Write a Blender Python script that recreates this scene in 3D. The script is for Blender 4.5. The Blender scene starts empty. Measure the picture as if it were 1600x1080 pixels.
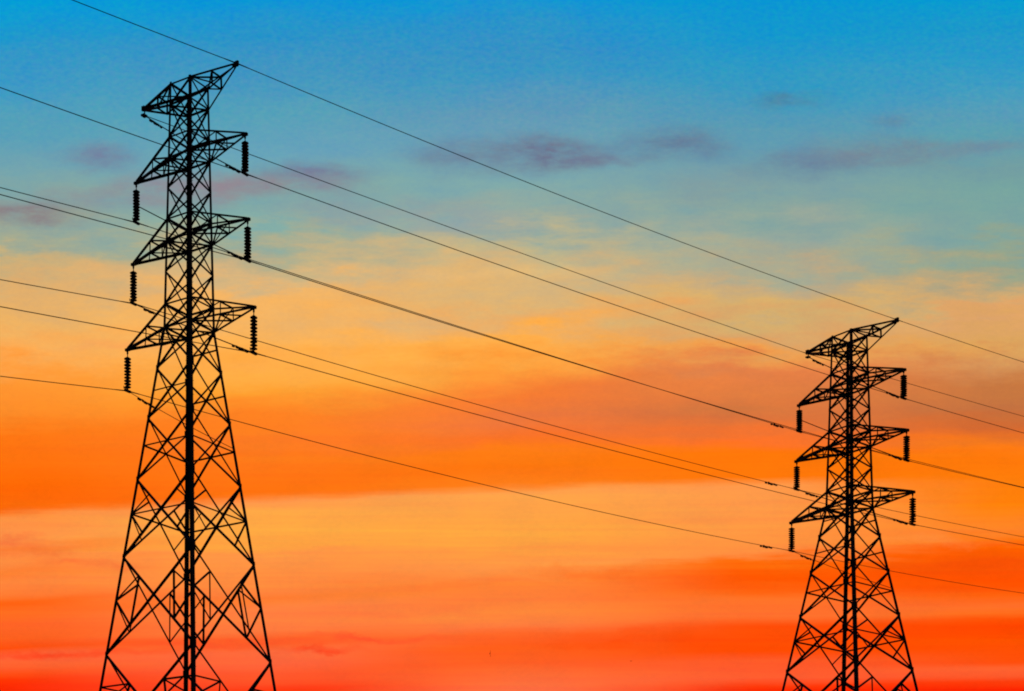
import bpy, math, random
from mathutils import Vector, Matrix
random.seed(7)
R = math.radians
scene = bpy.context.scene
col = scene.collection

# ------------------------------------------------------------------ camera
FPX, YH = 2640.0, 1560.0          # focal length and horizon row, in pixels of a 1600 wide picture
cam_d = bpy.data.cameras.new('camera'); cam = bpy.data.objects.new('camera', cam_d); col.objects.link(cam)
cam.location = (0, 0, 0); cam.rotation_euler = (R(90), 0, 0)
cam_d.sensor_width = 36; cam_d.sensor_fit = 'HORIZONTAL'
cam_d.lens = 36 * FPX / 1600
cam_d.shift_y = (YH - 540) / 1600
cam_d.clip_start = 0.1; cam_d.clip_end = 12000
scene.camera = cam
scene.view_settings.view_transform = 'Standard'; scene.view_settings.look = 'None'
scene.view_settings.exposure = 0; scene.view_settings.gamma = 1
try: scene.view_settings.use_curve_mapping = False
except Exception: pass
scene.cycles.filter_width = 1.9
scene.render.resolution_x = 1024; scene.render.resolution_y = 691

# ------------------------------------------------------------------ sky
def lin(c):
    o = []
    for v in c:
        v /= 255.0
        o.append(v / 12.92 if v <= 0.04045 else ((v + 0.055) / 1.055) ** 2.4)
    return (*o, 1)
world = bpy.data.worlds.new('World'); scene.world = world; world.use_nodes = True
nt = world.node_tree; nt.nodes.clear(); N = nt.nodes; Lk = nt.links
def node(t, **k):
    n = N.new(t)
    for a, b in k.items(): setattr(n, a, b)
    return n
def put(sock, v):
    if hasattr(v, 'is_output') or isinstance(v, bpy.types.NodeSocket): Lk.new(v, sock)
    else: sock.default_value = v
def math_(op, a, b=0.0, c=None, clamp=False):
    n = node('ShaderNodeMath', operation=op, use_clamp=clamp); put(n.inputs[0], a); put(n.inputs[1], b)
    if c is not None: put(n.inputs[2], c)
    return n.outputs[0]
def mrange(v, a, b, c, d, it='SMOOTHSTEP'):
    n = node('ShaderNodeMapRange', interpolation_type=it); n.clamp = True
    for i, q in enumerate((v, a, b, c, d)): put(n.inputs[i], q)
    return n.outputs[0]
def mixc(f, a, b):
    n = node('ShaderNodeMix', data_type='RGBA'); put(n.inputs[0], f); put(n.inputs[6], a); put(n.inputs[7], b); return n.outputs[2]
def comb(x, y, z=0.0):
    n = node('ShaderNodeCombineXYZ'); put(n.inputs[0], x); put(n.inputs[1], y); put(n.inputs[2], z); return n.outputs[0]
def noise(vec, scale, detail=4, rough=0.5):
    n = node('ShaderNodeTexNoise'); put(n.inputs['Vector'], vec); n.inputs['Scale'].default_value = scale
    n.inputs['Detail'].default_value = detail; n.inputs['Roughness'].default_value = rough; return n.outputs
tc = node('ShaderNodeTexCoord'); sp = node('ShaderNodeSeparateXYZ'); Lk.new(tc.outputs['Generated'], sp.inputs[0])
dx, dy, dz = sp.outputs
az = math_('ARCTAN2', dx, dy)
rho = math_('SQRT', math_('ADD', math_('MULTIPLY', dx, dx), math_('MULTIPLY', dy, dy)))
tan_el = math_('DIVIDE', dz, math_('MAXIMUM', rho, 0.02))
az2 = math_('MINIMUM', math_('MULTIPLY', az, az), 0.12)
t = math_('MULTIPLY', tan_el, math_('ADD', math_('MULTIPLY', az2, 0.5), 1.0))
azc = math_('MINIMUM', math_('MAXIMUM', az, -0.5), 0.5)
# sky rows / columns in the units used below: 100 units = 2.2 degrees
row0 = math_('SUBTRACT', YH, math_('MULTIPLY', t, FPX))
colm = math_('ADD', math_('MULTIPLY', math_('TANGENT', azc), FPX), 800.0)
vec0 = comb(math_('MULTIPLY', colm, 0.001), math_('MULTIPLY', row0, 0.001), 0.3)
def scaled(sx, sy, off=0.0):
    n = node('ShaderNodeVectorMath', operation='MULTIPLY'); Lk.new(vec0, n.inputs[0]); n.inputs[1].default_value = (sx, sy, 1)
    m = node('ShaderNodeVectorMath', operation='ADD'); Lk.new(n.outputs[0], m.inputs[0]); m.inputs[1].default_value = (off, off * 1.7, off * 0.3)
    return m.outputs[0]
# long thin streaks push the bands up and down
n1 = noise(scaled(2.2, 9.0), 1.0, 6, 0.55)[0]
n2 = noise(scaled(5.0, 30.0, 4.0), 1.0, 5, 0.6)[0]
n3 = noise(scaled(9.0, 14.0, 9.0), 1.0, 5, 0.6)[0]
warp = math_('ADD', math_('MULTIPLY', math_('SUBTRACT', n1, 0.5), 62.0), math_('MULTIPLY', math_('SUBTRACT', n2, 0.5), 44.0))
n4 = noise(scaled(6.0, 24.0, 6.0), 1.0, 8, 0.62)[0]
veil = mrange(math_('ABSOLUTE', math_('SUBTRACT', row0, 430.0)), 60.0, 230.0, 1.0, 0.0)      # ragged veil cloud where blue turns to gold
n5 = noise(scaled(3.0, 75.0, 1.0), 1.0, 6, 0.6)[0]
low = mrange(row0, 560.0, 840.0, 0.0, 1.0)
warp = math_('ADD', warp, math_('MULTIPLY', math_('MULTIPLY', math_('SUBTRACT', n4, 0.5), 230.0), veil))
warp = math_('ADD', warp, math_('MULTIPLY', math_('MULTIPLY', math_('SUBTRACT', n5, 0.5), mrange(row0, 860.0, 960.0, 40.0, 13.0)), low))
streak = math_('MULTIPLY', math_('SUBTRACT', noise(scaled(2.0, 95.0, 21.0), 1.0, 5, 0.6)[0], 0.5), mrange(row0, 480.0, 900.0, 0.0, 0.42))
calm = mrange(math_('ABSOLUTE', math_('SUBTRACT', row0, 772.0)), 10.0, 80.0, 0.3, 1.0)     # the one crisp band edge stays crisp
warp = math_('MULTIPLY', math_('MULTIPLY', warp, calm), mrange(row0, 860.0, 960.0, 1.0, 0.2))
tilt = math_('ADD', math_('MULTIPLY', math_('MAXIMUM', math_('SUBTRACT', 800.0, colm), 0.0), 0.05),
             math_('MULTIPLY', math_('MINIMUM', math_('SUBTRACT', 800.0, colm), 0.0), 0.012))
row = math_('ADD', math_('SUBTRACT', row0, tilt), warp)
COLS = {
 0: [(0,(5,158,214)),(60,(28,152,206)),(100,(50,150,200)),(150,(65,156,195)),(200,(85,160,185)),(260,(115,165,175)),(300,(130,165,165)),(350,(145,165,155)),(385,(165,170,145)),(410,(200,175,125)),(450,(225,175,110)),(500,(240,180,100)),(560,(250,170,85)),(600,(255,150,50)),(660,(255,140,40)),(690,(255,120,20)),(760,(255,105,5)),(795,(255,105,10)),(806,(255,145,66)),(845,(255,150,72)),(866,(253,124,52)),(880,(255,142,65)),(900,(255,128,50)),(915,(255,132,60)),(930,(255,124,50)),(942,(255,98,15)),(955,(255,108,32)),(978,(255,100,38)),(1000,(255,95,30)),(1015,(255,78,13)),(1027,(255,100,55)),(1045,(255,95,45)),(1056,(255,80,20)),(1066,(255,50,0)),(1080,(255,38,0))],
 400: [(0,(10,150,214)),(55,(42,148,200)),(110,(66,150,193)),(180,(85,160,185)),(240,(105,165,185)),(300,(125,168,168)),(345,(132,174,168)),(375,(160,174,150)),(405,(192,176,135)),(435,(215,180,128)),(460,(240,180,105)),(540,(255,180,85)),(600,(255,170,65)),(620,(255,160,50)),(650,(255,130,35)),(700,(255,125,30)),(750,(255,115,20)),(775,(255,115,15)),(788,(255,152,75)),(810,(255,170,70)),(850,(255,165,65)),(866,(255,150,70)),(900,(255,145,65)),(925,(255,130,60)),(938,(255,124,48)),(950,(255,132,65)),(985,(255,122,62)),(998,(255,98,40)),(1008,(255,94,40)),(1018,(255,108,60)),(1040,(255,100,58)),(1052,(255,88,45)),(1068,(255,80,38)),(1080,(255,55,15))],
 800: [(0,(8,150,214)),(40,(42,147,202)),(80,(56,147,196)),(115,(58,150,195)),(145,(80,151,190)),(175,(95,153,184)),(230,(110,162,180)),(300,(130,170,170)),(350,(150,170,160)),(390,(190,180,140)),(430,(215,180,125)),(470,(225,180,115)),(500,(235,175,105)),(540,(255,175,75)),(580,(255,160,60)),(620,(248,125,50)),(650,(240,120,60)),(680,(250,115,40)),(700,(255,125,20)),(730,(255,120,15)),(757,(255,125,25)),(768,(255,160,75)),(830,(255,165,65)),(856,(255,148,66)),(876,(255,150,70)),(905,(255,132,52)),(935,(255,126,56)),(957,(255,138,58)),(978,(255,126,62)),(991,(255,102,40)),(1012,(255,92,26)),(1035,(254,95,36)),(1055,(255,108,52)),(1080,(255,112,65))],
 1200: [(0,(10,151,210)),(60,(22,152,205)),(130,(54,154,194)),(200,(90,155,180)),(260,(115,160,170)),(320,(135,165,160)),(370,(155,170,155)),(410,(170,170,145)),(440,(195,170,130)),(480,(215,175,110)),(520,(220,165,105)),(550,(240,160,80)),(580,(235,130,70)),(620,(225,125,65)),(660,(220,115,60)),(690,(255,115,40)),(710,(255,120,10)),(748,(255,120,10)),(762,(255,155,75)),(850,(255,150,65)),(870,(255,142,64)),(884,(255,108,12)),(905,(255,86,0)),(922,(255,98,15)),(938,(255,115,42)),(964,(255,112,46)),(976,(255,78,8)),(1018,(255,75,2)),(1032,(255,92,40)),(1060,(255,94,48)),(1072,(255,58,10)),(1080,(255,38,0))],
 1600: [(0,(2,155,210)),(50,(28,152,202)),(100,(42,155,200)),(140,(65,156,194)),(180,(88,157,184)),(210,(92,160,176)),(260,(115,158,162)),(300,(117,164,161)),(370,(125,165,160)),(410,(150,165,140)),(440,(175,165,130)),(470,(210,170,115)),(490,(225,165,105)),(540,(220,165,95)),(560,(215,150,90)),(600,(200,120,65)),(640,(195,115,65)),(670,(210,105,50)),(700,(255,125,20)),(720,(255,120,10)),(750,(255,125,10)),(790,(255,130,10)),(838,(255,130,40)),(854,(255,118,5)),(868,(255,95,0)),(890,(250,82,5)),(912,(255,80,0)),(930,(255,95,10)),(948,(255,115,42)),(957,(255,110,30)),(965,(255,82,4)),(977,(255,70,0)),(1000,(255,80,0)),(1035,(255,78,10)),(1045,(255,98,48)),(1058,(255,92,42)),(1066,(255,62,12)),(1080,(255,36,0))],
}
out = None; prev = 0
def ramp(pts, lo, hi):
    r = node('ShaderNodeValToRGB'); e = r.color_ramp.elements
    while len(e) < len(pts): e.new(0.5)
    for i, (y, c) in enumerate(pts): e[i].position = (y - lo) / (hi - lo)
    for i, (y, c) in enumerate(pts): e[i].color = lin(c)
    put(r.inputs[0], math_('DIVIDE', math_('SUBTRACT', row, lo), hi - lo, clamp=True)); return r.outputs[0]
half_sel = mrange(row, 598.0, 602.0, 0.0, 1.0)
def colour_at(stops, y):
    for (y0, c0), (y1, c1) in zip(stops, stops[1:]):
        if y0 <= y <= y1: f = (y - y0) / (y1 - y0); return tuple(p + (q - p) * f for p, q in zip(c0, c1))
for cx, stops in COLS.items():
    tl = 0.05 * max(800 - cx, 0) + 0.012 * min(800 - cx, 0)
    st = [(y - tl, c) for y, c in stops]; m = (600.0, colour_at(st, 600.0))
    hi_ = ramp([(-500.0, (0, 96, 178))] + [q for q in st if q[0] < 600] + [m], -500.0, 600.0)
    lo_ = ramp([m] + [q for q in st if q[0] > 600] + [(1600.0, (150, 22, 14))], 600.0, 1600.0)
    c = mixc(half_sel, hi_, lo_)
    if out is None: out = c
    else: out = mixc(mrange(math_('ADD', colm, math_('MULTIPLY', math_('SUBTRACT', n1, 0.5), 260.0)), float(prev), float(cx), 0.0, 1.0), out, c)
    prev = cx
# dusk wisps: column, row, half width, half height, strength, colour
WISPS = [
 (862,240,118,34,.9,(110,112,138)),
 (730,243,100,34,.62,(110,122,148)),
 (1050,225,100,34,.75,(102,124,152)),
 (1235,160,62,16,.8,(78,130,160)),
 (1392,188,43,16,0.50,(100,135,160)),
 (1385,236,140,30,.62,(118,132,148)),
 (1215,256,91,28,.5,(108,135,158)),
 (1520,236,86,16,0.39,(120,140,160)),
 (1110,292,97,33,0.44,(135,150,155)),
 (160,246,64,25,0.74,(118,130,158)),
 (480,272,113,21,0.88,(120,128,152)),
 (425,292,162,23,0.88,(140,134,146)),
 (285,296,129,30,0.95,(145,135,148)),
 (30,330,113,20,0.95,(140,126,130)),
 (140,308,118,16,0.62,(140,142,152)),
 (560,330,172,30,0.44,(140,150,160)),
 (700,350,190,30,0.29,(170,165,160)),
 (620,505,110,18,0.40,(205,180,135)),
 (850,425,120,14,0.40,(242,194,118)),
 (690,430,110,10,0.34,(235,185,120)),
 (250,430,170,20,0.34,(225,180,120)),
 (1120,555,140,14,0.29,(205,140,90)),
 (1110,578,110,14,0.34,(205,130,85)),
 (1000,640,230,22,0.34,(205,110,65)),
 (1150,640,120,16,0.34,(200,120,65)),
 (1250,415,120,14,0.34,(180,170,140)),
 (1480,545,160,16,0.40,(235,170,85)),
 (640,960,260,12,0.28,(255,110,60)),
 (520,1014,66,6,.6,(250,50,14)),(1000,1000,180,14,.5,(255,72,2)),(960,985,140,9,.4,(255,78,12)),(930,895,150,9,.4,(255,98,18)),
 (585,999,120,5,0.56,(255,75,42)),
 (70,866,60,12,.7,(242,108,48)),
 (140,884,90,7,0.49,(250,110,55)),
 (20,850,60,12,.7,(245,112,60)),
 (700,912,180,6,0.42,(255,115,50)),
 (60,1018,240,7,0.56,(255,62,25)),
 (330,1003,140,6,0.56,(255,80,40)),
 (560,748,200,10,0.34,(255,112,20)),
 (400,560,200,16,0.34,(255,165,70)),
 (200,545,130,8,0.29,(250,150,95)),
 (430,690,260,18,0.34,(245,118,45)),
 (1450,760,170,16,0.34,(255,122,14)),
 (1480,845,130,12,0.42,(255,150,70)),
 (1330,250,100,20,.5,(122,130,148)),
 (1270,262,110,24,.55,(108,128,152)),(1500,232,110,14,.45,(118,134,152)),(930,250,90,14,.5,(115,116,142)),
 (1450,890,150,10,.3,(238,78,8)),
]
wv = node('ShaderNodeVectorMath', operation='SUBTRACT'); Lk.new(noise(scaled(7.0, 12.0, 2.0), 1.0, 6, 0.65)[1], wv.inputs[0]); wv.inputs[1].default_value = (.5, .5, .5)
wm = node('ShaderNodeVectorMath', operation='MULTIPLY'); Lk.new(wv.outputs[0], wm.inputs[0]); wm.inputs[1].default_value = (130, 60, 0)
pos = node('ShaderNodeVectorMath', operation='ADD'); Lk.new(comb(colm, row0), pos.inputs[0]); Lk.new(wm.outputs[0], pos.inputs[1])
tear = mrange(noise(scaled(14.0, 42.0, 8.0), 1.0, 7, 0.65)[0], 0.30, 0.66, 0.35, 1.35, 'LINEAR')
for cx, cy, rx, ry, s, c in WISPS:
    a = node('ShaderNodeVectorMath', operation='SUBTRACT'); Lk.new(pos.outputs[0], a.inputs[0]); a.inputs[1].default_value = (cx, cy, 0)
    b = node('ShaderNodeVectorMath', operation='MULTIPLY'); Lk.new(a.outputs[0], b.inputs[0]); b.inputs[1].default_value = (1 / rx, 1 / ry, 1)
    l = node('ShaderNodeVectorMath', operation='LENGTH'); Lk.new(b.outputs[0], l.inputs[0])
    out = mixc(math_('MULTIPLY', mrange(l.outputs['Value'], 0.0, 1.35, s, 0.0), tear), out, lin(c))
# faint mottling of the air
fine = noise(scaled(120.0, 190.0, 3.0), 1.0, 2, 0.6)[0]
fine2 = noise(scaled(90.0, 150.0, 13.0), 1.0, 2, 0.6)[0]
soft = math_('ADD', math_('MULTIPLY', math_('SUBTRACT', n3, 0.5), 0.20), math_('MULTIPLY', math_('SUBTRACT', fine, 0.5), mrange(row0, 20.0, 300.0, 0.40, 0.09)))
mul = node('ShaderNodeMix', data_type='RGBA', blend_type='MULTIPLY'); mul.inputs[0].default_value = 1.0
g = math_('ADD', math_('ADD', soft, streak), 1.0); put(mul.inputs[6], out)
Lk.new(comb(math_('ADD', math_('ADD', math_('MULTIPLY', soft, 1.3), 1.0), math_('MULTIPLY', math_('SUBTRACT', fine2, 0.5), mrange(row0, 20.0, 300.0, 1.7, 0.0))), g, math_('ADD', math_('MULTIPLY', soft, -0.5), 1.0)), mul.inputs[7])
out = mul.outputs[2]
# the glow fades towards the dark eastern side and the zenith
east = mrange(math_('ABSOLUTE', az), 0.42, 1.7, 0.0, 0.97)
zen = mrange(tan_el, 0.62, 2.6, 0.0, 0.9)
out = mixc(east, out, (0.004, 0.010, 0.024, 1))
out = mixc(zen, out, (0.003, 0.018, 0.055, 1))
bg = node('ShaderNodeBackground'); Lk.new(out, bg.inputs[0]); bg.inputs[1].default_value = 1.0
wo = node('ShaderNodeOutputWorld'); Lk.new(bg.outputs[0], wo.inputs[0])
# last trace of the setting sun, low behind the towers
sun_d = bpy.data.lights.new('sun', 'SUN'); sun_d.energy = 0.12; sun_d.angle = R(0.5); sun_d.color = (1.0, 0.42, 0.18)
sun = bpy.data.objects.new('sun', sun_d); col.objects.link(sun)
sun.rotation_euler = Vector((-0.08, -1, -0.03)).to_track_quat('-Z', 'Y').to_euler()

# ------------------------------------------------------------------ materials
def material(name, base, rough=0.8, metal=0.0, var=0.3, scale=3.0, spec=0.2, base2=None, bump=0.0):
    m = bpy.data.materials.new(name); m.use_nodes = True; n = m.node_tree.nodes; l = m.node_tree.links
    b = n['Principled BSDF']; b.inputs['Roughness'].default_value = rough; b.inputs['Metallic'].default_value = metal
    b.inputs['Specular IOR Level'].default_value = spec
    tcn = n.new('ShaderNodeTexCoord'); ns = n.new('ShaderNodeTexNoise'); ns.inputs['Scale'].default_value = scale; ns.inputs['Detail'].default_value = 6
    l.new(tcn.outputs['Object'], ns.inputs['Vector'])
    cr = n.new('ShaderNodeValToRGB'); lo = [c * (1 - var) for c in base]; hi = base2 or [c * (1 + var) for c in base]
    cr.color_ramp.elements[0].position = .35; cr.color_ramp.elements[1].position = .68
    cr.color_ramp.elements[0].color = (*lo, 1); cr.color_ramp.elements[1].color = (*hi, 1)
    l.new(ns.outputs[0], cr.inputs[0]); l.new(cr.outputs[0], b.inputs['Base Color'])
    if bump:
        bp = n.new('ShaderNodeBump'); bp.inputs['Strength'].default_value = bump; l.new(ns.outputs[0], bp.inputs['Height']); l.new(bp.outputs[0], b.inputs['Normal'])
    return m
M_STEEL = material('weathered_steel', (0.040, 0.040, 0.042), 0.85, 0.0, 0.35, 1.6, 0.1)
M_GUSSET = material('plate_steel', (0.034, 0.033, 0.033), 0.85, 0.0, 0.3, 4, 0.1)
M_GLAZE = material('brown_glaze', (0.016, 0.012, 0.010), 0.7, 0.0, 0.3, 6, 0.2)
M_CAP = material('iron_fitting', (0.03, 0.03, 0.03), 0.8, 0.0, 0.3, 8, 0.1)
M_WIRE = material('aged_aluminium', (0.045, 0.043, 0.042), 0.8, 0.0, 0.2, 0.8, 0.1)
M_CONC = material('concrete', (0.28, 0.27, 0.25), 0.9, 0.0, 0.2, 5, 0.3, bump=.3)
M_GRASS = material('rough_grass', (0.035, 0.055, 0.02), 0.95, 0.0, 0.4, 0.15, 0.1, (0.09, 0.08, 0.035), bump=.4)
M_BIRD = material('dark_feathers', (0.012, 0.011, 0.011), 0.8, 0.0, 0.3, 9, 0.1)

# ------------------------------------------------------------------ mesh helpers
class MB:
    def __init__(s): s.v = []; s.f = []
    def add(s, v, f):
        k = len(s.v); s.v += [tuple(p) for p in v]; s.f += [tuple(i + k for i in q) for q in f]
    def build(s, name, m, parent=None, smooth=False):
        me = bpy.data.meshes.new(name); me.from_pydata(s.v, [], s.f); me.materials.append(m); me.update()
        if smooth:
            for p in me.polygons: p.use_smooth = True
        o = bpy.data.objects.new(name, me); col.objects.link(o)
        if parent: o.parent = parent
        return o
    def angle(s, a, b, n1, size, th=None):
        """an angle iron from a to b: one flange across n1, the other along -n1"""
        a, b, n1 = Vector(a), Vector(b), Vector(n1)
        th = th or size * 0.13
        e = (b - a).normalized(); n1 = (n1 - e * n1.dot(e)).normalized(); n2 = e.cross(n1)
        prof = [(0, 0), (size, 0), (size, -th), (th, -th), (th, -size), (0, -size)]
        vs = []
        for p in (a, b):
            for q, r in prof: vs.append(p + n2 * (q - size / 2) + n1 * (r + th / 2))
        fs = [(i, (i + 1) % 6, (i + 1) % 6 + 6, i + 6) for i in range(6)] + [(5, 4, 3, 2, 1, 0), (6, 7, 8, 9, 10, 11)]
        s.add(vs, fs)
    def box(s, c, x, y, z, sx, sy, sz):
        c, x, y, z = Vector(c), Vector(x).normalized(), Vector(y).normalized(), Vector(z).normalized()
        vs = [c + x * i * sx / 2 + y * j * sy / 2 + z * k * sz / 2 for i in (-1, 1) for j in (-1, 1) for k in (-1, 1)]
        s.add(vs, [(0, 1, 3, 2), (4, 6, 7, 5), (0, 4, 5, 1), (2, 3, 7, 6), (0, 2, 6, 4), (1, 5, 7, 3)])
    def tube(s, pts, r, n=6):
        pts = [Vector(p) for p in pts]; rings = []
        for i, p in enumerate(pts):
            d = (pts[min(i + 1, len(pts) - 1)] - pts[max(i - 1, 0)]).normalized()
            up = Vector((0, 0, 1)) if abs(d.z) < .95 else Vector((1, 0, 0))
            x = d.cross(up).normalized(); y = x.cross(d)
            rr = r[i] if isinstance(r, (list, tuple)) else r
            rings.append([p + (x * math.cos(k * 2 * math.pi / n) + y * math.sin(k * 2 * math.pi / n)) * rr for k in range(n)])
        vs = [q for rg in rings for q in rg]; fs = []
        for i in range(len(pts) - 1):
            for k in range(n): fs.append((i * n + k, i * n + (k + 1) % n, (i + 1) * n + (k + 1) % n, (i + 1) * n + k))
        fs.append(tuple(reversed(range(n)))); fs.append(tuple((len(pts) - 1) * n + k for k in range(n)))
        s.add(vs, fs)
    def lathe(s, prof, z0=0.0, n=14):
        vs = []; fs = []
        for r, z in prof:
            for k in range(n): a = 2 * math.pi * k / n; vs.append((r * math.cos(a), r * math.sin(a), z + z0))
        for i in range(len(prof) - 1):
            for k in range(n): fs.append((i * n + k, i * n + (k + 1) % n, (i + 1) * n + (k + 1) % n, (i + 1) * n + k))
        fs.append(tuple(reversed(range(n)))); fs.append(tuple((len(prof) - 1) * n + k for k in range(n)))
        s.add(vs, fs)
def thing(name, loc, label, cat, rz=0.0, group=None):
    o = bpy.data.objects.new(name, None); col.objects.link(o); o.location = loc; o.rotation_euler = (0, 0, rz); o.empty_display_size = .5
    o['label'] = label; o['category'] = cat
    if group: o['group'] = group
    return o

# ------------------------------------------------------------------ towers
NEAR = dict(x=-18.716, y=98.0, yaw=0.55300,
    z={'top_u': 52.887, 'top_l': 51.684, 'a1u': 49.813, 'a1l': 48.63, 'm12': 46.867, 'a2u': 45.068, 'a2l': 43.812, 'm23': 42.021, 'a3u': 40.123, 'a3l': 38.772, 'b1': 36.365, 'b2': 33.443, 'h3': 31.683, 'b3': 29.848, 'h4': 27.679, 'b4': 25.338, 'h5': 22.63, 'b5': 19.683},
    w=[0.77, 1.025, 3.337], tip={'t0-': [-3.517, -0.316], 't0+': [3.503, 0.256], 'a1-': [-4.187, -0.314], 'a1+': [4.214, 0.315], 'a2-': [-4.42, -0.263], 'a2+': [4.403, 0.262], 'a3-': [-4.898, -0.2], 'a3+': [4.85, 0.223]},
    drop={'a1-': 2.315, 'a1+': 2.195, 'a2-': 2.299, 'a2+': 2.283, 'a3-': 2.419, 'a3+': 2.531})
FAR = dict(x=27.566, y=138.0, yaw=0.88455,
    z={'top_u': 54.048, 'top_l': 52.877, 'a1u': 51.018, 'a1l': 49.814, 'm12': 48.091, 'a2u': 46.304, 'a2l': 45.03, 'm23': 43.277, 'a3u': 41.391, 'a3l': 40.023, 'b1': 37.657, 'b2': 34.767, 'h3': 33.002, 'b3': 31.18, 'h4': 29.039, 'b4': 26.699, 'h5': 24.004, 'b5': 21.096},
    w=[1.014, 1.365, 4.554], tip={'t0-': [-4.372, 0.015], 't0+': [4.692, -0.173], 'a1-': [-5.352, 0.043], 'a1+': [5.443, -0.099], 'a2-': [-5.634, 0.185], 'a2+': [5.723, -0.177], 'a3-': [-6.2, 0.139], 'a3+': [6.311, -0.189]},
    drop={'a1-': 2.181, 'a1+': 2.204, 'a2-': 2.346, 'a2+': 2.327, 'a3-': 2.353, 'a3+': 2.496})

GROUND = -1.6
CORNERS = {'left': (-1, -1), 'near': (1, -1), 'right': (1, 1), 'back': (-1, 1)}
def world_pt(T, u, v, z):
    c, s = math.cos(T['yaw']), math.sin(T['yaw'])
    return Vector((T['x'] + u * c + v * s, T['y'] - u * s + v * c, z))
def half(T, z):
    zs = T['z']; wt, wk, wb = T['w']; zk = zs['a3l']
    return wk + (wt - wk) * (z - zk) / (zs['top_u'] - zk) if z >= zk else wk + (wb - wk) * (zk - z) / (zk - zs['b5'])
def build_tower(T, label, k):
    """k scales the steel sections"""
    zs = T['z']
    zs['c1'] = zs['b5'] - (zs['b4'] - zs['b5']) * 1.22
    zs['c2'] = zs['c1'] - (zs['c1'] - GROUND) * 0.48
    zs['base'] = GROUND + 0.25
    root = thing('transmission_tower', (T['x'], T['y'], GROUND), label, 'pylon', -T['yaw'], 'steel lattice pylons of the power line')
    def P(c, z, off=0.0):
        w = half(T, z) + off; a, b = CORNERS[c]; return Vector((a * w, b * w, z - GROUND))
    # legs: angle irons whose corner points outwards
    for c, (a, b) in CORNERS.items():
        m = MB(); levels = [zs['top_u'] + .12, zs['a1l'], zs['a3l'], zs['b3'], zs['base'] - .1]
        sizes = [.135, .15, .17, .19, .205]; vs = []
        for z, sz in zip(levels, sizes):
            sz *= k; th = sz * .12; p = P(c, z, .02)
            for q, r in [(0, 0), (sz, 0), (sz, th), (th, th), (th, sz), (0, sz)]: vs.append(p + Vector((-a * q, -b * r, 0)))
        n = len(levels)
        fs = [(i * 6 + j, i * 6 + (j + 1) % 6, (i + 1) * 6 + (j + 1) % 6, (i + 1) * 6 + j) for i in range(n - 1) for j in range(6)]
        fs += [(5, 4, 3, 2, 1, 0), tuple((n - 1) * 6 + j for j in range(6))]
        m.add(vs, fs); m.build('leg', M_STEEL, root)
        m = MB(); p = P(c, zs['base']); m.box((p.x, p.y, .1), (1, 0, 0), (0, 1, 0), (0, 0, 1), .9, .9, .7); m.build('footing', M_CONC, root)
    faces = [('left', 'near', (0, -1, 0)), ('near', 'right', (1, 0, 0)), ('right', 'back', (0, 1, 0)), ('back', 'left', (-1, 0, 0))]
    def bar(name, a, b, n, size, parent=root):
        if name == 'redundant_brace': size *= 1.22
        m = MB(); m.angle(a, b, n, (size * 1.12 + .02) * k); return m.build(name, M_STEEL, parent)
    def off(p, n, d): return p + Vector(n) * d * k
    panels = ['top_u', 'top_l', 'a1u', 'a1l', 'm12', 'a2u', 'a2l', 'm23', 'a3u', 'a3l', 'b1', 'b2', 'b3', 'b4', 'b5', 'c1', 'c2', 'base']
    for i in range(len(panels) - 1):
        zt, zb = zs[panels[i]], zs[panels[i + 1]]
        low = i >= 9
        size = .062 if i < 9 else (.072 if i < 12 else .09)
        for p, q, n in faces:
            bar('diagonal_brace', off(P(p, zt), n, .01), off(P(q, zb), n, .01), n, size)
            bar('diagonal_brace', off(P(q, zt), n, -.07), off(P(p, zb), n, -.07), [-x for x in n], size)
            # redundant bracing of the tall panels
            X = lambda s, t_: None
            wt_, wb_ = half(T, zt), half(T, zb)
            tc_ = wt_ / (wt_ + wb_); zc = zt + (zb - zt) * tc_
            mid = (P(p, zc) + P(q, zc)) / 2
            name = panels[i]
            if name in ('a3l', 'b1') and abs(n[1]) > 0:
                bar('horizontal_strut', off(P(p, zc), n, -.03), off(P(q, zc), n, -.03), n, .05)
            if name in ('b2', 'b3'):
                bar('horizontal_strut', off(P(p, zc), n, -.03), off(P(q, zc), n, -.03), n, .055)
            if name == 'b3':
                for a, b in ((p, q), (q, p)):
                    bar('redundant_brace', off(P(a, zc), n, -.03), off((P(a, zt) + mid) / 2, n, -.03), n, .048)
                    bar('redundant_brace', off(P(a, zc), n, -.03), off((P(a, zb) + mid) / 2, n, -.03), n, .048)
            if name in ('b4', 'b5', 'c1', 'c2'):
                if name == 'b4':
                    for a, b in ((p, q), (q, p)):
                        up, dn = P(a, zt).lerp(mid, .5), P(a, zb).lerp(mid, .5)
                        bar('redundant_brace', off(P(a, zc), n, -.03), off(up, n, -.03), n, .055)
                        bar('redundant_brace', off(P(a, zc), n, -.03), off(dn, n, -.03), n, .055)
                        bar('redundant_brace', off(up, n, -.05), off(dn, n, -.05), n, .055)
                else:
                    z1 = zt + (zb - zt) * .27; z3 = zt + (zb - zt) * .78
                    for a, b in ((p, q), (q, p)):
                        up, dn = P(a, zt).lerp(mid, .56), P(a, zb).lerp(mid, .5)
                        up2 = P(a, zt).lerp(mid, (z1 - zt) / (mid.z + GROUND - zt))
                        bar('redundant_brace', off(P(a, z1), n, -.03), off(up2, n, -.03), n, .055)
                        bar('redundant_brace', off(P(a, zc), n, -.03), off(up2, n, -.03), n, .055)
                        bar('redundant_brace', off(P(a, zc), n, -.03), off(dn, n, -.03), n, .055)
                        bar('redundant_brace', off(up2, n, -.05), off(dn, n, -.05), n, .055)
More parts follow.
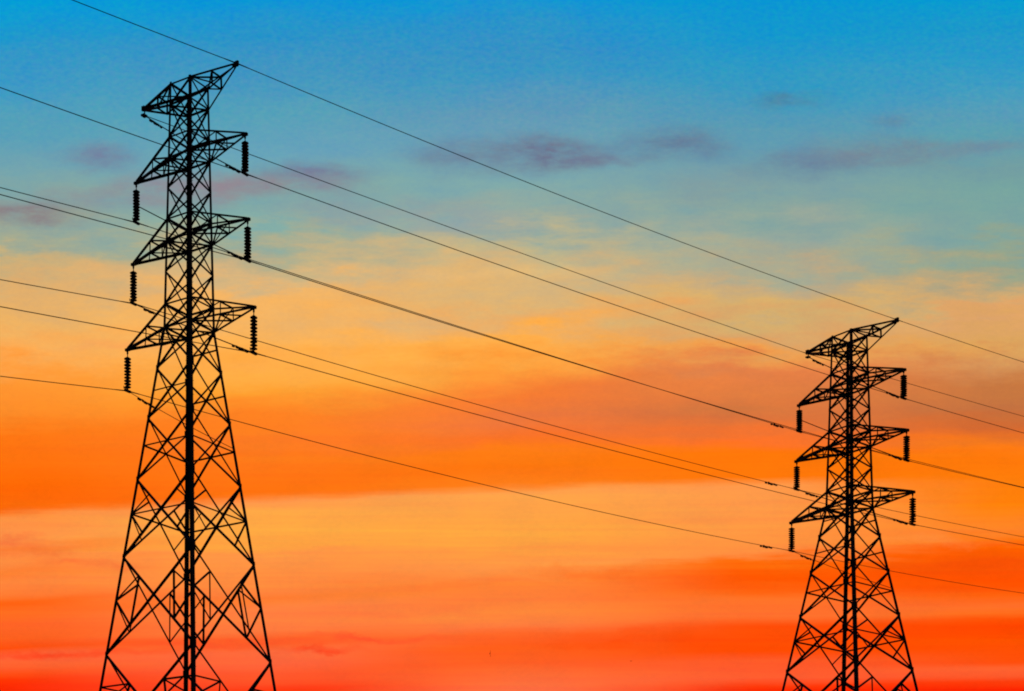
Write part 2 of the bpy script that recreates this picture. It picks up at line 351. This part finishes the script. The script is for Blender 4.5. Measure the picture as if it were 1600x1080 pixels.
    for lv in ('top_u', 'top_l', 'a1u', 'a1l', 'a2u', 'a2l', 'a3u', 'a3l', 'c2'):
        for p, q, n in faces:
            bar('horizontal_strut', off(P(p, zs[lv]), n, -.02), off(P(q, zs[lv]), n, -.02), n, .07)
    for lv in ('top_l', 'a1l', 'a2l', 'a3l'):      # plan bracing at the arm levels
        for a, b in (('left', 'right'), ('near', 'back')):
            bar('plan_brace', P(a, zs[lv] - (.05 if a == 'near' else 0)), P(b, zs[lv] - (.05 if a == 'near' else 0)), (0, 0, 1), .05)
    # gusset plates on the outside of the legs
    for lv in panels[1:-1]:
        s = .2 if panels.index(lv) < 10 else .36
        for p, q, n in faces:
            d = (P(q, zs[lv]) - P(p, zs[lv])).normalized()
            ends = ((p, d), (q, -d))
            for c, dd in ends:
                if panels.index(lv) < 9 and c in ('near', 'back') and lv[0] == 'm': continue
                ctr = P(c, zs[lv]) + dd * s * k * .30 + Vector(n) * .035 * k
                m = MB(); m.box(ctr, dd, (0, 0, 1), n, s * .62 * k, s * 1.05 * k, .012)
                m.build('gusset_plate', M_GUSSET, root)
    # step bolts up two of the legs
    for c, sgn in (('near', 1), ('back', 1)):
        m = MB(); z = zs['base'] + 2.0; j = 0
        while z < zs['top_l']:
            p = P(c, z, .02); a, b = CORNERS[c]
            d = Vector((-a, 0, 0)) if j % 2 else Vector((0, -b, 0)); o_ = Vector((0, b, 0)) if j % 2 else Vector((a, 0, 0))
            st = p + d * .08 * k; m.tube([st, st + o_ * .15 * k], .011 * k, 5); z += .42 if z < zs['a3l'] else .42; j += 1
        o = m.build('step_bolts', M_CAP, root); o['kind'] = 'stuff'
    # cross arms
    tips = {}
    for idx, (lvl, lo, up) in enumerate((('t0', 'top_l', 'top_u'), ('a1', 'a1l', 'a1u'), ('a2', 'a2l', 'a2u'), ('a3', 'a3l', 'a3u'))):
        for side, sg_ in enumerate((-1, 1)):
            span, dip = T['tip'][lvl + ('-' if sg_ < 0 else '+')]
            flat, slope = (up, lo) if lvl == 't0' else (lo, up)
            tip = Vector((span, 0, zs[flat] - GROUND + dip)); tips[(lvl, sg_)] = tip
            cs = [c for c, (a, b) in CORNERS.items() if a == sg_]
            arm = MB(); mids = {}
            th = .108 if lvl != 't0' else .10
            for c in cs:
                b = CORNERS[c][1]; nrm = Vector((0, b, 0))
                for nm, zz in (('flat', zs[flat]), ('slope', zs[slope])):
                    root_pt = P(c, zz); end = tip + Vector((0, b * .05 * k, (.03 if nm == 'flat' else (.10 if lvl != 't0' else -.10) * k)))
                    arm.angle(root_pt, end, nrm if nm == 'flat' else nrm, th * k * (1.15 if nm == 'flat' else .95))
                    mids[(c, nm)] = root_pt.lerp(end, .48); mids[(c, nm, 0)] = root_pt
            # plate that joins the four chords at the tip
            arm.box(tip + Vector((-sg_ * .02, 0, .03 if lvl != 't0' else -.03)), (1, 0, 0), (0, 1, 0), (0, 0, 1), .34 * k, .16 * k, .15 * k)
            A = arm.build('cross_arm' if lvl != 't0' else 'peak_arm', M_STEEL, root)
            if lvl == 't0' : A['label'] = 'flat topped earth wire arm'
            lac = lambda a, b, n, s_=.05: bar('lacing_bar', a, b, n, s_, A)
            c1, c2 = cs
            for c in cs:
                b = (0, CORNERS[c][1], 0)
                lac(mids[(c, 'flat')], mids[(c, 'slope')], b, .055)
                lac(mids[(c, 'flat', 0)], mids[(c, 'slope')], b)
            lac(mids[(c1, 'flat')], mids[(c2, 'flat')], (0, 0, 1), .055)
            lac(mids[(c1, 'slope')], mids[(c2, 'slope')], (0, 0, 1), .05)
            lac(mids[(c1, 'flat', 0)], mids[(c2, 'flat')] + Vector((0, 0, .03)), (0, 0, 1))
            lac(mids[(c2, 'flat', 0)], mids[(c1, 'flat')] - Vector((0, 0, .03)), (0, 0, 1))
            q1 = mids[(c1, 'flat')].lerp(tip, .45); q2 = mids[(c2, 'flat')].lerp(tip, .45)
            if lvl != 't0': lac(mids[(c1, 'flat')], q2, (0, 0, 1), .04)
            if lvl == 't0':
                pl = MB(); pl.box(tip + Vector((sg_ * .10, 0, .04)), (1, 0, 0), (0, 1, 0), (0, 0, 1), .22 * k, .12 * k, .26 * k); pl.build('tip_plate', M_GUSSET, A)
    T['tips'] = {q: world_pt(T, p.x, p.y, p.z + GROUND) for q, p in tips.items()}
    T['P'] = P
    return root
build_tower(NEAR, 'tall black steel lattice pylon, the larger one at the left of the photo', 1.0)
build_tower(FAR, 'smaller looking black lattice pylon standing at the right of the photo', 1.3)

# ------------------------------------------------------------------ insulator strings
DROP = 2.22; ND = 10
def disc_mesh():
    m = MB(); m.lathe([(.06, .185), (.095, .17), (.105, .125), (.19, .10), (.212, .075), (.205, .055), (.12, .045), (.095, .015), (.06, .0)]); return m
disc0 = None
def insulator(T, key, label, kxy):
    global disc0
    tip = T['tips'][key]
    root = thing('insulator_string', tip, label, 'insulator', -T['yaw'], 'suspension insulator strings under the cross arms')
    drop = T['drop'][key[0] + ('-' if key[1] < 0 else '+')]; root.scale = (kxy, kxy, drop / DROP)
    m = MB(); m.tube([(0, 0, -.03), (0, 0, -.40)], .028, 6); m.box((0, 0, -.13), (1, 0, 0), (0, 1, 0), (0, 0, 1), .10, .05, .16); m.build('hanger_link', M_CAP, root)
    for i in range(ND):
        if disc0 is None: d = disc_mesh().build('insulator_disc', M_GLAZE, root, True); disc0 = d
        else: d = disc0.copy(); col.objects.link(d); d.parent = root
        d.location = (0, 0, -.37 - .172 * (i + 1)); d.scale = (1, 1, .93)
        d.rotation_euler = (random.uniform(-.05, .05), random.uniform(-.05, .05), 0)
    m = MB(); m.tube([(0, 0, -2.08), (0, 0, -2.2)], .05, 6)
    m.box((0, 0, -2.22), (0, 1, 0), (1, 0, 0), (0, 0, 1), .46, .13, .12)
    m.tube([(-.02, -.23, -2.2), (-.02, -.30, -2.13), (-.02, -.30, -2.02)], .018, 5)
    m.build('suspension_clamp', M_CAP, root)
    T.setdefault('bot', {})[key] = tip + Vector((0, 0, -drop))
names = {'a1': 'top', 'a2': 'middle', 'a3': 'lowest'}
for T, where, kx in ((NEAR, 'left pylon', 1.0), (FAR, 'right pylon', 1.3)):
    for lv in ('a1', 'a2', 'a3'):
        for sg_ in (-1, 1):
            insulator(T, (lv, sg_), 'dark disc insulator string hanging from the %s %s arm of the %s' % (names[lv], 'left' if sg_ < 0 else 'right', where), kx)

# ------------------------------------------------------------------ conductors
def ray(x, y, depth): return Vector(((x - 800) / FPX * depth, depth, (YH - y) / FPX * depth))
def to_px(p): return 800 + FPX * p.x / p.y, YH - FPX * p.z / p.y
def span_pts(a, b, sag, n=64):
    return [a.lerp(b, i / n) - Vector((0, 0, 4 * sag * (i / n) * (1 - i / n))) for i in range(n + 1)]
def fit_sag(a, b, obs):
    best = None
    for s in [i * .02 - 1 for i in range(250)]:
        pts = [to_px(p) for p in span_pts(a, b, s, 48)]; err = 0
        for ox, oy in obs:
            for (x0, y0), (x1, y1) in zip(pts, pts[1:]):
                if x0 <= ox <= x1: err += (y0 + (y1 - y0) * (ox - x0) / (x1 - x0) - oy) ** 2; break
        if best is None or err < best[0]: best = (err, s)
    return best[1]
LINE = (Vector((FAR['x'], FAR['y'], 0)) - Vector((NEAR['x'], NEAR['y'], 0))); SPAN = LINE.length; LINE.normalize()
def outer(a, sgn, sag, obs, reach):
    """cable leaving a tower: same curvature as the middle span, slope found from a point it passes"""
    c = 4 * sag / SPAN ** 2; best = None
    for i in range(-600, 600):
        sl = i * .001; pts = []
        for j in range(0, 90):
            s = j * .5; p = a + LINE * sgn * s + Vector((0, 0, sl * s + c * s * s))
            if p.y > 5: pts.append(to_px(p))
        for (x0, y0), (x1, y1) in zip(pts, pts[1:]):
            if min(x0, x1) <= obs[0] <= max(x0, x1):
                e = abs(y0 + (y1 - y0) * (obs[0] - x0) / (x1 - x0) - obs[1])
                if best is None or e < best[0]: best = (e, sl)
                break
    sl = best[1]
    return [a + LINE * sgn * s + Vector((0, 0, sl * s + c * s * s)) for s in [j * reach / 40 for j in range(1, 41)]]
CABLE_R = .0235
def damper(pts, at, parent, scale=1.0):
    """stockbridge damper clipped under a cable, at metres along pts"""
    acc = 0
    for a, b in zip(pts, pts[1:]):
        l = (b - a).length
        if acc + l >= at: p = a.lerp(b, (at - acc) / l); d = (b - a).normalized(); break
        acc += l
    else: return
    k = scale * 1.35; dn = Vector((0, 0, -1)); m = MB()
    m.box(p + dn * .03 * k, d, d.cross(dn), dn, .08 * k, .06 * k, .12 * k)
    c = p + dn * .05 * k
    m.tube([c - d * .2 * k, c + d * .22 * k], .012 * k, 5)
    m.tube([c - d * .30 * k, c - d * .27 * k, c - d * .12 * k, c - d * .10 * k], [.03 * k, .058 * k, .05 * k, .03 * k], 7)
    m.tube([c + d * .14 * k, c + d * .16 * k, c + d * .26 * k, c + d * .28 * k], [.02 * k, .042 * k, .042 * k, .02 * k], 7)
    m.build('vibration_damper', M_CAP, parent)
def cable(name, pts, label, cat, group, r=CABLE_R, armor=()):
    m = MB(); m.tube(pts, r, 6); o = m.build(name, M_WIRE, None, True)
    o['label'] = label; o['category'] = cat
    if group: o['group'] = group
    for a in armor:        # armour rods wrapped round the cable at a clamp
        for p, q in ((-1, 1),):
            b = MB(); i = min(range(len(pts)), key=lambda j: (pts[j] - a).length)
            d1 = (pts[min(i + 1, len(pts) - 1)] - pts[i]); d0 = (pts[i] - pts[max(i - 1, 0)])
            e0 = pts[i] - d0.normalized() * min(.8, d0.length) if d0.length else pts[i]
            e1 = pts[i] + d1.normalized() * min(.8, d1.length) if d1.length else pts[i]
            b.tube([e0, pts[i], e1], [r * 1.2, r * 1.7, r * 1.2], 6); b.build('armor_rods', M_WIRE, o, True)
    return o
up = Vector((0, 0, .0))
MAIN = {
 ('a1', 1): ([(700, 386), (1040, 504), (1290, 583)], (0, 137), (1600, 677), 'black conductor through the top right arm clamps of both pylons'),
 ('a1', -1): ([(395, 405), (500, 440.5), (700, 505.5), (1000, 599.5)], (0, 293), (1600, 762), 'black conductor held by the top left insulator strings of both pylons'),
 ('a2', 1): ([(450, 426), (500, 441.5), (700, 506), (1000, 600), (1200, 659)], (0, 304), (1600, 762.5), 'black conductor held by the middle right insulator strings of both pylons'),
 ('a2', -1): ([(420, 539), (700, 620), (1000, 700)], (0, 437), (1600, 839), 'thin conductor held by the middle left insulator strings of both pylons'),
 ('a3', 1): ([(700, 635), (1000, 716), (1265, 780)], (0, 479), (1600, 852), 'thin conductor held by the lowest right insulator strings of both pylons'),
 ('a3', -1): ([(440, 681), (700, 742), (1000, 812)], (0, 588), (1600, 927), 'lowest conductor of the line, under the lowest left arms of both pylons'),
}
GC = 'conductors strung along the power line'
for key, (obs, lo, ro, lab) in MAIN.items():
    a, b = NEAR['bot'][key], FAR['bot'][key]
    s = fit_sag(a, b, obs)
    mid = span_pts(a, b, s)
    left = list(reversed(outer(a, -1, s, lo, 60))); right = outer(b, 1, s, ro, 130)
    err = []
    for ox, oy in obs:
        pp = min(mid, key=lambda p: abs(to_px(p)[0] - ox)); err.append(round(to_px(pp)[1] - oy, 1))
    print('sag', key, round(s, 2), err)
    o = cable('power_cable', left + mid + right, lab, 'power cable', GC, CABLE_R, (a, b))
    if key[1] < 0:
        back = list(reversed(mid)); damper(back, 3.3 if key[0] == 'a1' else 3.7, o, 1.25); damper(back, 2.5 if key[0] == 'a1' else 3.0, o, .95)
# earth wires
a, b = NEAR['tips'][('t0', 1)] + Vector((.05, 0, .08)), FAR['tips'][('t0', 1)] + Vector((.05, 0, .1))
s = fit_sag(a, b, [(608, 200), (700, 235), (1051, 372)]); print('earth r', s)
cable('earth_wire', list(reversed(outer(a, -1, s, (113, 0), 60))) + span_pts(a, b, s) + outer(b, 1, s, (1600, 566), 130),
      'topmost earth wire running over the right tips of both pylon heads', 'earth wire', 'earth wires at the pylon heads', CABLE_R * .95, (a, b))
pk = {}
for T, where, kx in ((NEAR, 'left pylon', 1.0), (FAR, 'right pylon', 1.3)):
    p = T['tips'][('t0', -1)]
    h = thing('earth_wire_hanger', p, 'short clamp hanging from the left tip of the %s head' % where, 'wire clamp', -T['yaw'], 'earth wire hangers')
    dz_ = .40
    m = MB(); m.tube([(0, 0, 0), (0, 0, -dz_)], .035 * kx, 6); m.build('link', M_CAP, h)
    m = MB(); m.box((-.04, 0, -dz_), (1, 0, 0), (0, 1, 0), (0, 0, 1), .26 * kx, .3, .11); m.build('clamp', M_CAP, h)
    pk[where] = p + Vector((0, 0, -dz_))
a, b = pk['left pylon'], pk['right pylon'] + Vector((0, 0, .25))
s = fit_sag(a, b, [(700, 354), (1051, 480)]); print('earth l', s)
cable('earth_wire', span_pts(a, b, s) + outer(b, 1, s, (1600, 651), 130), 'earth wire from the left head tip of one pylon to that of the other', 'earth wire', 'earth wires at the pylon heads', CABLE_R * .95, (b,))
# the steeper cables that cross each pylon from its left side down to its right side
for T, where, kx in ((NEAR, 'left pylon', 1.0), (FAR, 'right pylon', 1.15)):
    B = T['bot']; leg = world_pt(T, half(T, T['z']['b2'] - 1.4), half(T, T['z']['b2'] - 1.4), T['z']['b2'] - 1.4 )
    defs = [
     (pk[where], B[('a1', 1)], .12, .034, 'from left head tip to top right clamp', (.9, 1.35), (-.9, -1.35)),
     (B[('a1', -1)] + Vector((.13, -.1, .92)), B[('a2', 1)], .05, .034, 'from top left insulators to middle right clamp', (), (-.9, -1.35)),
     (B[('a2', -1)], B[('a3', 1)], .05, .034, 'from middle left clamp to lowest right clamp', (1.35, 1.8), (-.9, -1.4)),
     (B[('a3', -1)], leg, .1, .022, 'from lowest left clamp into the body', (1.2, 1.7), ()),
    ]
    for a, b, sg2, rr, txt, d0, d1 in defs:
        pts = span_pts(a, b, sg2, 20)
        o = cable('jumper_cable', pts, 'steep cable across the %s %s' % (where, txt), 'jumper cable', 'steep cables crossing the pylons', rr * kx)
        for q in d0: damper(pts, q * kx, o, 1.0 * kx)
        for q in d1: damper(list(reversed(pts)), -q * kx, o, 1.05 * kx)

# ------------------------------------------------------------------ birds far off
def bird(p, span, roll, yaw, label):
    m = MB()
    # body, head and tail as one lofted shape along x, wings as thin tapered loft
    prof = [(-.5, .01, .10), (-.34, .03, .07), (-.2, .07, .07), (0, .10, .10), (.16, .085, .085), (.24, .05, .05), (.31, .055, .055), (.36, .03, .03), (.43, .006, .006)]
    n = 8; vs = []
    for x, rz_, ry_ in prof:
        for k in range(n): a = 2 * math.pi * k / n; vs.append(Vector((x, ry_ * math.cos(a), rz_ * math.sin(a))))
    fs = [(i * n + k, i * n + (k + 1) % n, (i + 1) * n + (k + 1) % n, (i + 1) * n + k) for i in range(len(prof) - 1) for k in range(n)]
    fs += [tuple(reversed(range(n))), tuple((len(prof) - 1) * n + k for k in range(n))]
    m.add(vs, fs)
    for s in (-1, 1):
        sec = [(.05, .0, .17, -.12), (.35, .10, .20, -.10), (.65, .16, .12, -.12), (1.0, .10, -.02, -.16)]
        vs = []
        for y, z, x0, x1 in sec:
            th = .02 * (1.2 - y); vs += [Vector((x0, s * y, z)), Vector(((x0 + x1) / 2, s * y, z + th)), Vector((x1, s * y, z)), Vector(((x0 + x1) / 2, s * y, z - th))]
        fs = [(i * 4 + k, i * 4 + (k + 1) % 4, (i + 1) * 4 + (k + 1) % 4, (i + 1) * 4 + k) for i in range(3) for k in range(4)] + [(3, 2, 1, 0), (12, 13, 14, 15)]
        m.add(vs, fs)
    o = m.build('bird', M_BIRD, None, True); o.location = p; o.scale = (span / 2,) * 3; o.rotation_euler = (roll, 0, yaw)
    o['label'] = label; o['category'] = 'bird'
bird(ray(765.6, 1021.5, 150), .6, R(88), R(70), 'tiny dark bird with upright wings low in the orange sky between the pylons')
bird(ray(986, 1033, 330), .9, R(15), R(30), 'faint far speck of a bird left of the right pylon')

# ------------------------------------------------------------------ ground
m = MB(); n = 40; S = 6000.0
g = [(-1) ** (0) * 0 for _ in range(0)]
axis = [math.copysign(abs(i / (n / 2)) ** 2.6 * S, i) for i in range(-n // 2, n // 2 + 1)]
vs = [(x, y, GROUND + (0 if math.hypot(x, y) < 260 else 3.0 * math.sin(x * .0021) * math.cos(y * .0017))) for y in axis for x in axis]
fs = [(j * (n + 1) + i, j * (n + 1) + i + 1, (j + 1) * (n + 1) + i + 1, (j + 1) * (n + 1) + i) for j in range(n) for i in range(n)]
m.add(vs, fs); o = m.build('ground', M_GRASS, None); o['kind'] = 'structure'
